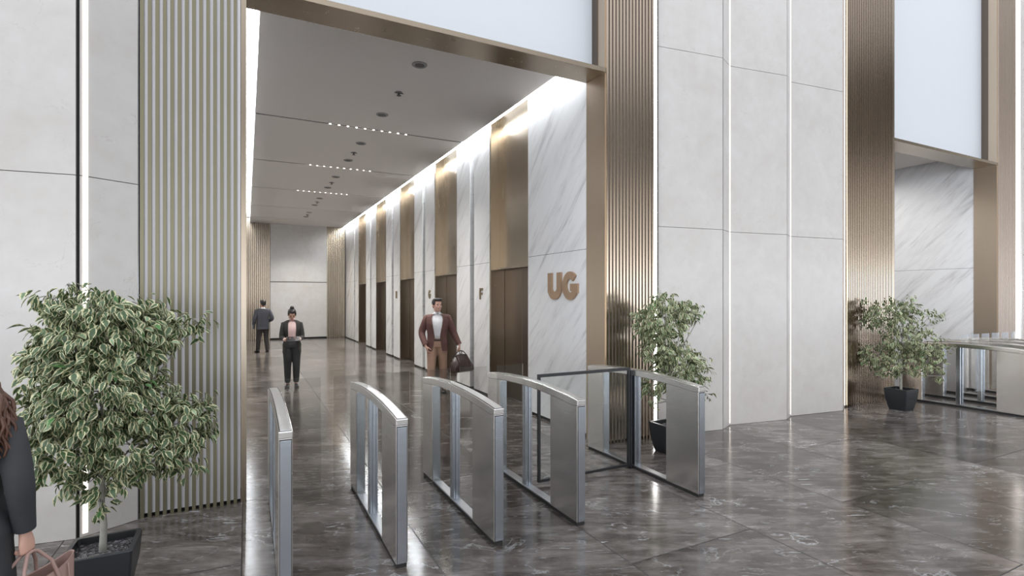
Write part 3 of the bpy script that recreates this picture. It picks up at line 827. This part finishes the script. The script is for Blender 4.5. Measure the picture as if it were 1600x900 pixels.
def grow(S, d, z0=None, z1=None): return [(x, y, z, a+d, b+d) for x, y, z, a, b in S if (z0 is None or z >= z0) and (z1 is None or z <= z1)]

def build_person(t, H, P, C, female=False, voxel=.011, skin='skin_light', head_yaw=0, head_pitch=0, smile=False, face=True, visible_legs=True):
    """P: joints in 1.75 m units; C: cloth materials. One continuous body; hair and clothing are its children."""
    s = H/1.75
    def J(k): return V(P[k])*s
    S = torso_sections(s, female, lean=P.get('lean', 0))
    mb = MB(); closed_loft(mb, grow(S, -.012))
    nb = V(P.get('neck', (0, .012, 1.47)))*s; hc = V(P.get('head', (0, -.005, 1.635)))*s
    mb.tube([nb-V((0, 0, .04*s)), nb+V((0, -.004*s, .05*s)), hc-V((0, -.012*s, .05*s))], [.058*s, .050*s, .052*s] if not female else [.050*s, .042*s, .044*s], 16)
    rot = Matrix.Rotation(head_yaw, 3, 'Z') @ Matrix.Rotation(head_pitch, 3, 'X')
    head_parts(mb, hc, rot, s, female)
    k = .88 if female else 1.0
    for sd in 'RL':
        sh, el, wr = J('sh'+sd), J('el'+sd), J('wr'+sd)
        mb.tube([sh, sh*.5+el*.5, el], [.050*s*k, .046*s*k, .038*s*k], 14); mb.tube([el, el*.6+wr*.4, wr], [.039*s*k, .037*s*k, .026*s*k], 14)
        hd, hn, th, cu = P['hand'+sd]
        hand(mb, wr + V(hd).normalized()*.02*s, hd, hn, th, s*(.94 if female else 1.03), curl=cu)
        hp, kn, an = J('hp'+sd), J('kn'+sd), J('an'+sd)
        mb.tube([hp, hp*.5+kn*.5, kn], [.085*s, .070*s, .052*s], 16); mb.tube([kn, kn*.65+an*.35, an], [.052*s, .051*s, .034*s], 14)
        td = V((*P['toe'+sd], 0)).normalized()
        mb.tube([an-V((0, 0, .03*s)), an+td*.08*s-V((0, 0, .045*s)), an+td*.13*s-V((0, 0, .052*s))], [.026*s, .022*s, .014*s], 12)
    body = fuse('body', mb, voxel, skin, t, 2)
    if face: face_details(t, hc, rot, s, smile, female, head_pitch > .25)
    for sd in 'RL':
        an = J('an'+sd); shoe(t, an, P['toe'+sd], s*(.98 if female else 1.0), C.get('shoe', 'leather_black'))
    # trousers
    mb = MB(); closed_loft(mb, [(x, y, z, a+.006, b+.006) for x, y, z, a, b in S if z < 1.08*s])
    for sd in 'RL':
        hp, kn, an = J('hp'+sd), J('kn'+sd), J('an'+sd)
        hem = an + V((0, 0, P.get('hem', .0)*s))
        kk = P.get('legw', 1.0)
        mb.tube([hp+V((0, 0, .02*s)), hp*.75+kn*.25, hp*.4+kn*.6, kn, kn*.5+hem*.5, hem], [.100*s, .094*s*kk, .080*s*kk, .070*s*kk, .064*s*kk, .055*s*kk], 18)
    fuse('trousers', mb, voxel, C['trousers'], t, 3)
    # shirt with collar
    if 'shirt' in C:
        mb = MB().loft([ering(q[:3], q[3], q[4], 28, 2.4) for q in grow(S, .004, .95*s)])
        rs = []
        for z, r0 in ((1.465, .078), (1.49, .066), (1.512, .062)): rs.append(ering((nb.x, nb.y-.004*s, z*s), r0*s*(.86 if female else 1), (r0-.004)*s*(.86 if female else 1), 24))
        mb.loft(rs)
        for x in (-1, 1):   # collar points
            mb.prism([(x*.008*s, -.066*s), (x*.060*s, -.030*s), (x*.062*s, -.020*s), (x*.055*s, -.100*s)], 1.455*s, 1.500*s)
        obj('shirt', mb, C['shirt'], t, smooth=True)
    if 'jacket' in C:
        jz = P.get('jacket_bottom', .80)*s; ex = P.get('jacket_ease', .020)*s
        base = [(S[0][0], S[0][1], jz, S[0][3]+ex*1.5, S[0][4]+ex*1.5)] + grow(S, ex)
        # refine the sections
        sec = []
        for a, b in zip(base, base[1:]):
            for q in (0, .25, .5, .75): sec.append(tuple(a[i]*(1-q)+b[i]*q for i in range(5)))
        sec.append(base[-1]); sec = [c for c in sec if c[2] <= 1.475*s]
        mb = MB(); O = jacket_shell(mb, sec, P['gap'], th=.014*s)
        if 'lapel' in P: lapels(mb, O, sec, P['lapel'][0]*s, P['lapel'][1]*s, P['lapel'][2]*s)
        for sd in 'RL':
            sh, el, wr = J('sh'+sd), J('el'+sd), J('wr'+sd); sg = -1 if sd == 'R' else 1
            inn = sh + V((-sg*.055*s, 0, .012*s))
            cuff = wr + (el-wr).normalized()*P.get('cuff', .01)*s
            jn = el + (el - (sh+wr)/2).normalized()*.010*s
            pts = [inn, sh, sh*.6+el*.4] + bez(sh*.25+jn*.75, jn, jn*.72+cuff*.28, 4) + [jn*.4+cuff*.6, cuff]
            w_ = P.get('slv', 1.0)*s*k
            rd = [.050, .060, .063, .061, .059, .058, .057, .055, .050, .045]
            mb.tube(pts, [r*w_ for r in rd[:len(pts)]], 18, round_=False)
        obj('jacket', mb, C['jacket'], t, autos=60)
    if P.get('cuffs'):
        mb = MB()
        for sd in P['cuffs']:
            el, wr = J('el'+sd), J('wr'+sd); d = (wr-el).normalized()
            mb.tube([wr-d*.05*s, wr+d*P.get('cuff_len', .015)*s], [.036*s, .034*s], 16, round_=False)
        obj('shirt_cuff', mb, C['shirt'], t, smooth=True)
    return s, hc, rot, S

def hair_cap(t, c, rot, s, blobs, m, voxel=.008, name='hair'):
    s = s*1.06
    mb = MB()
    for (x, y, z, a, b, d) in blobs: mb.ell(V(c) + rot @ (V((x, y, z))*s), (a*s, b*s, d*s), rot, 20, 12)
    return fuse(name, mb, voxel, m, t, 2)

STAND = dict(shR=(-.185, .005, 1.41), shL=(.185, .005, 1.41), hpR=(-.085, 0, .90), hpL=(.085, 0, .90), knR=(-.095, -.01, .49), knL=(.095, -.01, .49),
             anR=(-.10, .02, .085), anL=(.10, .02, .085), toeR=(-.15, -1), toeL=(.15, -1))

# ---- woman reading a tablet, facing us
t = thing('person', 'woman in dark charcoal trouser suit and pink shirt looking down at a tablet', 'person', (.85, 11.87, 0), -.05, 'people in the lobby')
P = dict(STAND); P.update(shR=(-.165, .0, 1.375), shL=(.165, .0, 1.375), elR=(-.205, -.01, 1.09), elL=(.205, -.01, 1.09), wrR=(-.135, -.225, 1.045), wrL=(.135, -.225, 1.045),
    handR=((.55, -.65, .05), (.25, .15, 1), 1, .45), handL=((-.55, -.65, .05), (-.25, .15, 1), -1, .45),
    anR=(-.085, .02, .085), anL=(.085, .02, .085), knR=(-.088, -.01, .49), knL=(.088, -.01, .49), toeR=(-.1, -1), toeL=(.1, -1), hem=.055, legw=1.10, jacket_bottom=.76, cuff=.055, slv=1.06,
    head=(0, -.022, 1.575), neck=(0, .012, 1.44), cuffs='RL', lapel=(1.0, 1.44, .062), jacket_ease=.018)
P['gap'] = lambda z: .36 + .20*max(0, min(1, (1.40-z)/.5)) if z > .99 else .40 + .40*(.99-z)/.25
C = dict(jacket='cloth_charcoal', trousers='cloth_pinstripe', shirt='cloth_pink', shoe='leather_black')
s, hc, rot, S = build_person(t, 1.69, P, C, True, .010, 'skin_tan', head_yaw=.02, head_pitch=.42, face=True)
hair_cap(t, hc, rot, s, [(0, .026, .036, .083, .090, .092), (0, -.018, .078, .068, .068, .044), (-.05, .0, .03, .034, .055, .055), (.05, 0, .03, .034, .055, .055), (0, .03, .138, .042, .042, .036)], 'hair_black')
tb = thing('tablet', 'dark tablet held flat in both hands by the woman in the charcoal suit', 'tablet', (.85-.0, 11.87-.335, 1.035), -.05)
tb.rotation_euler = (.50, 0, -.05)
obj('casing', MB().box(-.125, .125, -.085, .085, -.006, .002, bev=.004), 'black_frame', tb)
obj('screen', MB().box(-.115, .115, -.076, .076, .001, .0035), 'screen', tb)

# ---- man walking off at the far end
t = thing('person', 'man in navy suit seen from behind near the far end wall', 'person', (.50, 19.8, 0), PI+.12, 'people in the lobby')
P = dict(STAND); P.update(elR=(-.285, .085, 1.13), elL=(.255, .02, 1.13), wrR=(-.175, -.115, 1.02), wrL=(.265, -.10, .93), handR=((.7, -.6, -.1), (.6, .7, 0), 1, .6), handL=((0, -.15, -1), (-1, 0, 0), -1, 1.0),
    anR=(-.13, .09, .085), anL=(.15, -.05, .085), knR=(-.105, .0, .49), knL=(.12, -.04, .49), toeR=(.1, -1), toeL=(.35, -1), jacket_bottom=.78, cuff=.01, slv=1.12, legw=1.12, jacket_ease=.030, lapel=(1.05, 1.45, .06))
P['gap'] = lambda z: .12+.45*max(0, (z-1.05)/.4) if z > 1.05 else .10+.3*(1.05-z)
s, hc, rot, S = build_person(t, 1.76, P, dict(jacket='cloth_navy', trousers='cloth_dark_trouser', shirt='cloth_white'), False, .012, 'skin_tan', head_yaw=.3, face=True)
hair_cap(t, hc, rot, s, [(0, .030, .040, .086, .090, .090), (0, -.010, .075, .076, .080, .050), (0, .055, -.012, .070, .055, .055)], 'hair_black')
b = thing('document_bag', 'dark flat document bag held at the left side of the man in navy', 'bag', (.50-.285, 19.8+.12, .79), PI+.12)
mb = MB().box(-.030, .030, -.17, .17, 0, .27, bev=.015); obj('body', mb, 'leather_black', b)
obj('flap', MB().box(-.034, -.026, -.165, .165, .08, .26, bev=.004), 'leather_black', b)
obj('handle', MB().tube(bez(V((0, -.06, .26)), V((0, 0, .36)), V((0, .06, .26)), 8), .008, 8), 'leather_black', b, smooth=True)

# ---- smiling man with travel bag
MX, MY, MR = 3.34, 9.85, -.30
t = thing('person', 'smiling man in maroon blazer, white shirt and tan chinos behind the turnstiles', 'person', (MX, MY, 0), MR, 'people in the lobby')
P = dict(STAND); P.update(shR=(-.19, .005, 1.405), shL=(.19, .005, 1.405), elR=(-.285, .03, 1.12), elL=(.300, .03, 1.13), wrR=(-.215, -.12, .90), wrL=(.405, -.05, .905), handR=((.35, -.25, -.9), (.9, .2, .3), 1, .55), handL=((.05, -.12, -1), (-1, 0, -.15), -1, 1.45),
    anR=(-.12, -.12, .085), anL=(.12, .14, .12), knR=(-.11, -.10, .50), knL=(.11, .0, .49), toeR=(-.12, -1), toeL=(.12, -1), jacket_bottom=.795, cuff=.005, slv=1.10, legw=1.08, jacket_ease=.026, lapel=(1.08, 1.44, .085),
    head=(.0, -.012, 1.635))
P['gap'] = lambda z: .22+.22*max(0, min(1, (z-1.10)/.36)) if z > 1.10 else .22+.9*(1.10-z)
s, hc, rot, S = build_person(t, 1.85, P, dict(jacket='cloth_maroon', trousers='cloth_chino', shirt='cloth_white'), False, .011, 'skin_light', head_yaw=.42, head_pitch=.02, smile=True)
hair_cap(t, hc, rot, s, [(0, .030, .042, .085, .088, .086), (0, -.026, .092, .070, .062, .036), (.02, -.052, .098, .050, .034, .026), (0, .055, -.02, .068, .05, .05), (-.066, .0, .035, .022, .045, .045), (.066, .0, .035, .022, .045, .045)], 'hair_black')
sb = MB(); sb.loft([ering((0, -.058*s, -.095*s), .040*s, .030*s, 18)]*1 + [ering((0, -.058*s, -.09*s), .041*s, .031*s, 18)])
bd = MB().loft([ering((0, 0, z*s), .168*s, .120*s, 28, 2.4) for z in (.975, 1.01)]); obj('belt', bd, 'belt', t, smooth=True)
wl_ = Matrix.Rotation(MR, 3, 'Z') @ (V((.43, -.07, .80))*s)
b = thing('travel_bag', 'dark brown leather travel bag carried by the smiling man', 'bag', (MX+wl_.x, MY+wl_.y, .425), MR+.62)
b.scale = (1.08, 1.1, 1.14)
# body: a gable shaped holdall, long in x
def gable(x, w, h): 
    return [V((x, -w, .02)), V((x, -w*1.02, h*.25)), V((x, -w*.85, h*.6)), V((x, -.018, h*.97)), V((x, .018, h*.97)), V((x, w*.85, h*.6)), V((x, w*1.02, h*.25)), V((x, w, .02)), V((x, w*.7, 0)), V((x, -w*.7, 0))]
mb = MB().loft([gable(-.235, .07, .14), gable(-.215, .115, .18), gable(-.12, .13, .285), gable(0, .132, .305), gable(.12, .13, .285), gable(.215, .115, .18), gable(.235, .07, .14)])
bo = obj('body', mb, 'leather_brown', b, autos=50)
for y in (-1, 1):
    obj('handle', MB().tube([(-.085, y*.08, .20), (-.075, y*.07, .29), (-.045, y*.02, .345), (.0, y*.012, .362), (.045, y*.02, .345), (.075, y*.07, .29), (.085, y*.08, .20)], .0085, 8), 'leather_brown', b, smooth=True)
obj('zipper', MB().box(-.20, .20, -.006, .006, .20, .20).tube([(-.19, 0, .215), (-.11, 0, .285), (0, 0, .303), (.11, 0, .285), (.19, 0, .215)], .006, 8), 'fixture_dark', b)
for x in (-.12, .12):
    obj('strap', MB().loft([[p + V((dx, 0, 0)) + V((0, p.y*.025, .002)) for p in gable(x, .132, .29)] for dx in (-.016, .016)]), 'leather_brown', b)

# ---- woman at the left edge, seen from behind, with handbag
WX, WY, WR = -1.095, 3.02, PI-.10
t = thing('person', 'woman in dark coat with long wavy brown hair at the left edge, seen from behind', 'person', (WX, WY, 0), WR, 'people in the lobby')
P = dict(STAND); P.update(shR=(-.185, .0, 1.385), shL=(.175, .0, 1.385), elR=(-.235, .03, 1.135), elL=(.22, .02, 1.13), wrR=(-.232, -.025, .905), wrL=(.25, -.05, .90), handR=((-.06, -.10, -1), (.9, -.35, 0), 1, 1.25), handL=((0, -.1, -1), (-1, 0, 0), -1, .5),
    anR=(-.085, .02, .085), anL=(.085, -.1, .085), knR=(-.088, -.01, .49), knL=(.088, -.06, .49), toeR=(-.1, -1), toeL=(.1, -1), legw=.95, jacket_bottom=.62, cuff=.002, slv=1.02, head=(0, -.01, 1.60), neck=(0, .012, 1.45), jacket_ease=.026, lapel=(1.1, 1.42, .06))
P['gap'] = lambda z: .06+.4*max(0, (z-1.1)/.35)
s, hc, rot, S = build_person(t, 1.70, P, dict(jacket='cloth_coal', trousers='cloth_black', shirt='cloth_white'), True, .0055, 'skin_light', head_yaw=.1)
hb = MB(); r = random.Random(4)
hb.ell(V(hc)+V((0, .030, .025))*s, (.118*s, .112*s, .108*s))
hb.ell(V(hc)+V((0, .050, -.085))*s, (.150*s, .085*s, .150*s))
for i in range(190):
    a = r.uniform(-.10, PI+.10); z0 = r.uniform(-.06, .115)
    rr = .112*math.sqrt(max(.05, 1-(z0/.135)**2)) if z0 > 0 else .116
    pts = []; ph = r.uniform(0, 6.3); ln = r.uniform(.22, .33)*(1+.5*max(0, z0)/.11); fl_ = r.uniform(.55, 1.15)
    for k in range(13):
        f = k/12; z = z0-ln*f; w = .011*math.sin(ph+f*13)*min(1, f*2)
        rad = rr + min(1, f*1.6)*(.045+.055*fl_)*min(1, (z0-z)/.2) + (.116-rr)*min(1, f*3)
        pts.append(V(hc)+V((math.cos(a)*rad+w, math.sin(a)*rad*.80+.022+w*.7, z))*s)
    hb.tube(pts, [.0125*s*(1-.6*(k/12)) for k in range(13)], 7)
obj('hair', hb, 'hair_brown', t, smooth=True)
# handbag
hw = Matrix.Rotation(WR, 3, 'Z') @ (V((-.232-.014, -.025-.012, .905-.105))*s)
b = thing('handbag', 'dusty pink leather tote bag hanging from the hand of the woman in the dark coat', 'bag', (WX+hw.x, WY+hw.y, .350), 1.0)
def tote(z, hx, hy, sag=0.0):
    pts = []
    for k in range(32):
        a = 2*PI*k/32; ca, sa = math.cos(a), math.sin(a)
        x = math.copysign(abs(ca)**.45, ca)*hx; y = math.copysign(abs(sa)**.45, sa)*hy*(1-.55*(abs(x)/hx)**2*sag)
        pts.append(V((x, y, z+(abs(x)/hx)**3*.035*sag)))
    return pts
mb = MB().loft([tote(0, .135, .06), tote(.012, .150, .070), tote(.12, .170, .075), tote(.22, .185, .065, .5), tote(.30, .202, .050, 1), tote(.297, .196, .044, 1), tote(.18, .165, .055, .3)], cap=True)
obj('body', mb, 'leather_pink', b, autos=50)
top = V((0, 0, 1.0))
for y in (-1, 1):
    pts = [V((-.085, y*.060, .17)), V((-.082, y*.058, .27)), V((-.060, y*.040, .36)), V((-.022, y*.012, .418)), V((.0, y*.010, .424)), V((.022, y*.012, .418)), V((.060, y*.040, .36)), V((.082, y*.058, .27)), V((.085, y*.060, .17))]
    obj('handle', MB().tube(pts, .0075, 10, flat=1.0), 'leather_pink', b, smooth=True)
    for x in (-.085, .085): obj('handle_tab', MB().box(x-.016, x+.016, y*.064-.004, y*.064+.010*y if y > 0 else y*.064+.004, .14, .215), 'leather_pink', b)
for x in (-1, 1):
    obj('seam', MB().tube([(x*.10, -.0745, .02), (x*.112, -.078, .12), (x*.125, -.0655, .22), (x*.135, -.046, .305)], .003, 6), 'leather_pink', b, smooth=True)
# ================================================================== daylight and camera
w = bpy.data.worlds.new('daylight'); SC.world = w; w.use_nodes = True
nt = w.node_tree; nt.nodes.clear()
out = nt.nodes.new('ShaderNodeOutputWorld'); bg = nt.nodes.new('ShaderNodeBackground')
tc = nt.nodes.new('ShaderNodeTexCoord'); sp = nt.nodes.new('ShaderNodeSeparateXYZ')
nt.links.new(tc.outputs['Generated'], sp.inputs[0])
mr = nt.nodes.new('ShaderNodeMapRange'); mr.inputs[1].default_value = -1; mr.inputs[2].default_value = 1
nt.links.new(sp.outputs[2], mr.inputs[0])
cr = nt.nodes.new('ShaderNodeValToRGB'); nt.links.new(mr.outputs[0], cr.inputs[0])
def el(deg): return (math.sin(math.radians(deg))+1)/2
stops = [(-60, .20, (.95, .97, 1.0)), (-14, .20, (.85, .93, 1.05)), (-2.2, .34, (.84, .93, 1.08)), (-.9, 1.0, (.92, .96, 1.02)), (1.6, 1.0, (.92, .96, 1.02)), (3.5, .34, (1, .98, .95)),
         (9, .20, (1, .98, .95)), (13, .03, (1, .97, .93)), (19, .03, (1, .97, .93)), (24, .24, (.95, .97, 1.02)), (45, .36, (.93, .97, 1.04)), (90, .36, (.93, .97, 1.04))]
es = cr.color_ramp.elements
while len(es) < len(stops): es.new(.5)
for e, (d, s, c) in zip(es, stops): e.position = el(d); e.color = (s*c[0], s*c[1], s*c[2], 1)
nt.links.new(cr.outputs[0], bg.inputs[0])
# the sky is brighter towards the open left of the hall
dt = nt.nodes.new('ShaderNodeVectorMath'); dt.operation = 'DOT_PRODUCT'; nt.links.new(tc.outputs['Generated'], dt.inputs[0]); dt.inputs[1].default_value = (-.88, -.47, 0)
ma = nt.nodes.new('ShaderNodeMapRange'); nt.links.new(dt.outputs['Value'], ma.inputs[0]); ma.inputs[1].default_value = -.2; ma.inputs[2].default_value = 1.0; ma.inputs[3].default_value = 4.1; ma.inputs[4].default_value = 8.1
nt.links.new(ma.outputs[0], bg.inputs[1])
nt.links.new(bg.outputs[0], out.inputs[0])

# the lamps of the ceiling slots shine down
def area(name, loc, sx, sy, power, rot=(0, 0, 0), color=(1, 1, 1), spread=180):
    l = bpy.data.lights.new(name, 'AREA'); l.shape = 'RECTANGLE'; l.size = sx; l.size_y = sy; l.energy = power; l.color = color; l.spread = math.radians(spread)
    o = bpy.data.objects.new(name, l); COL.objects.link(o); o.location = loc; o.rotation_euler = rot; return o
for y in YJ[1:-1]: area('slot_lamp', (2.1, y, CZ-.01), 1.5, .03, 75, color=(1, .97, .92), spread=105)
area('lobby_fill', (X2+1.9, 7.6, CZ-.02), 2.4, .25, 62, color=(1, .98, .96), spread=150)  # added fill without a fitting, brightens the marble of the second lobby
cam = bpy.data.cameras.new('camera'); co = bpy.data.objects.new('camera', cam); COL.objects.link(co)
cam.sensor_width = 36; cam.lens = 820/1600*36; cam.shift_y = 13/1600; cam.clip_start = .05
co.location = (0, 0, 1.9); co.rotation_euler = (PI/2, 0, -math.atan(415/820)); SC.camera = co
vs = SC.view_settings; SC.display_settings.display_device = 'sRGB'
vs.view_transform = 'Standard'; vs.look = 'None'; vs.exposure = 0.0; vs.gamma = 1.0; vs.use_curve_mapping = False
cy = SC.cycles; cy.max_bounces = 8; cy.diffuse_bounces = 4; cy.glossy_bounces = 5; cy.transparent_max_bounces = 12; cy.caustics_reflective = False; cy.caustics_refractive = False
cy.use_denoising = True; cy.sample_clamp_indirect = 6
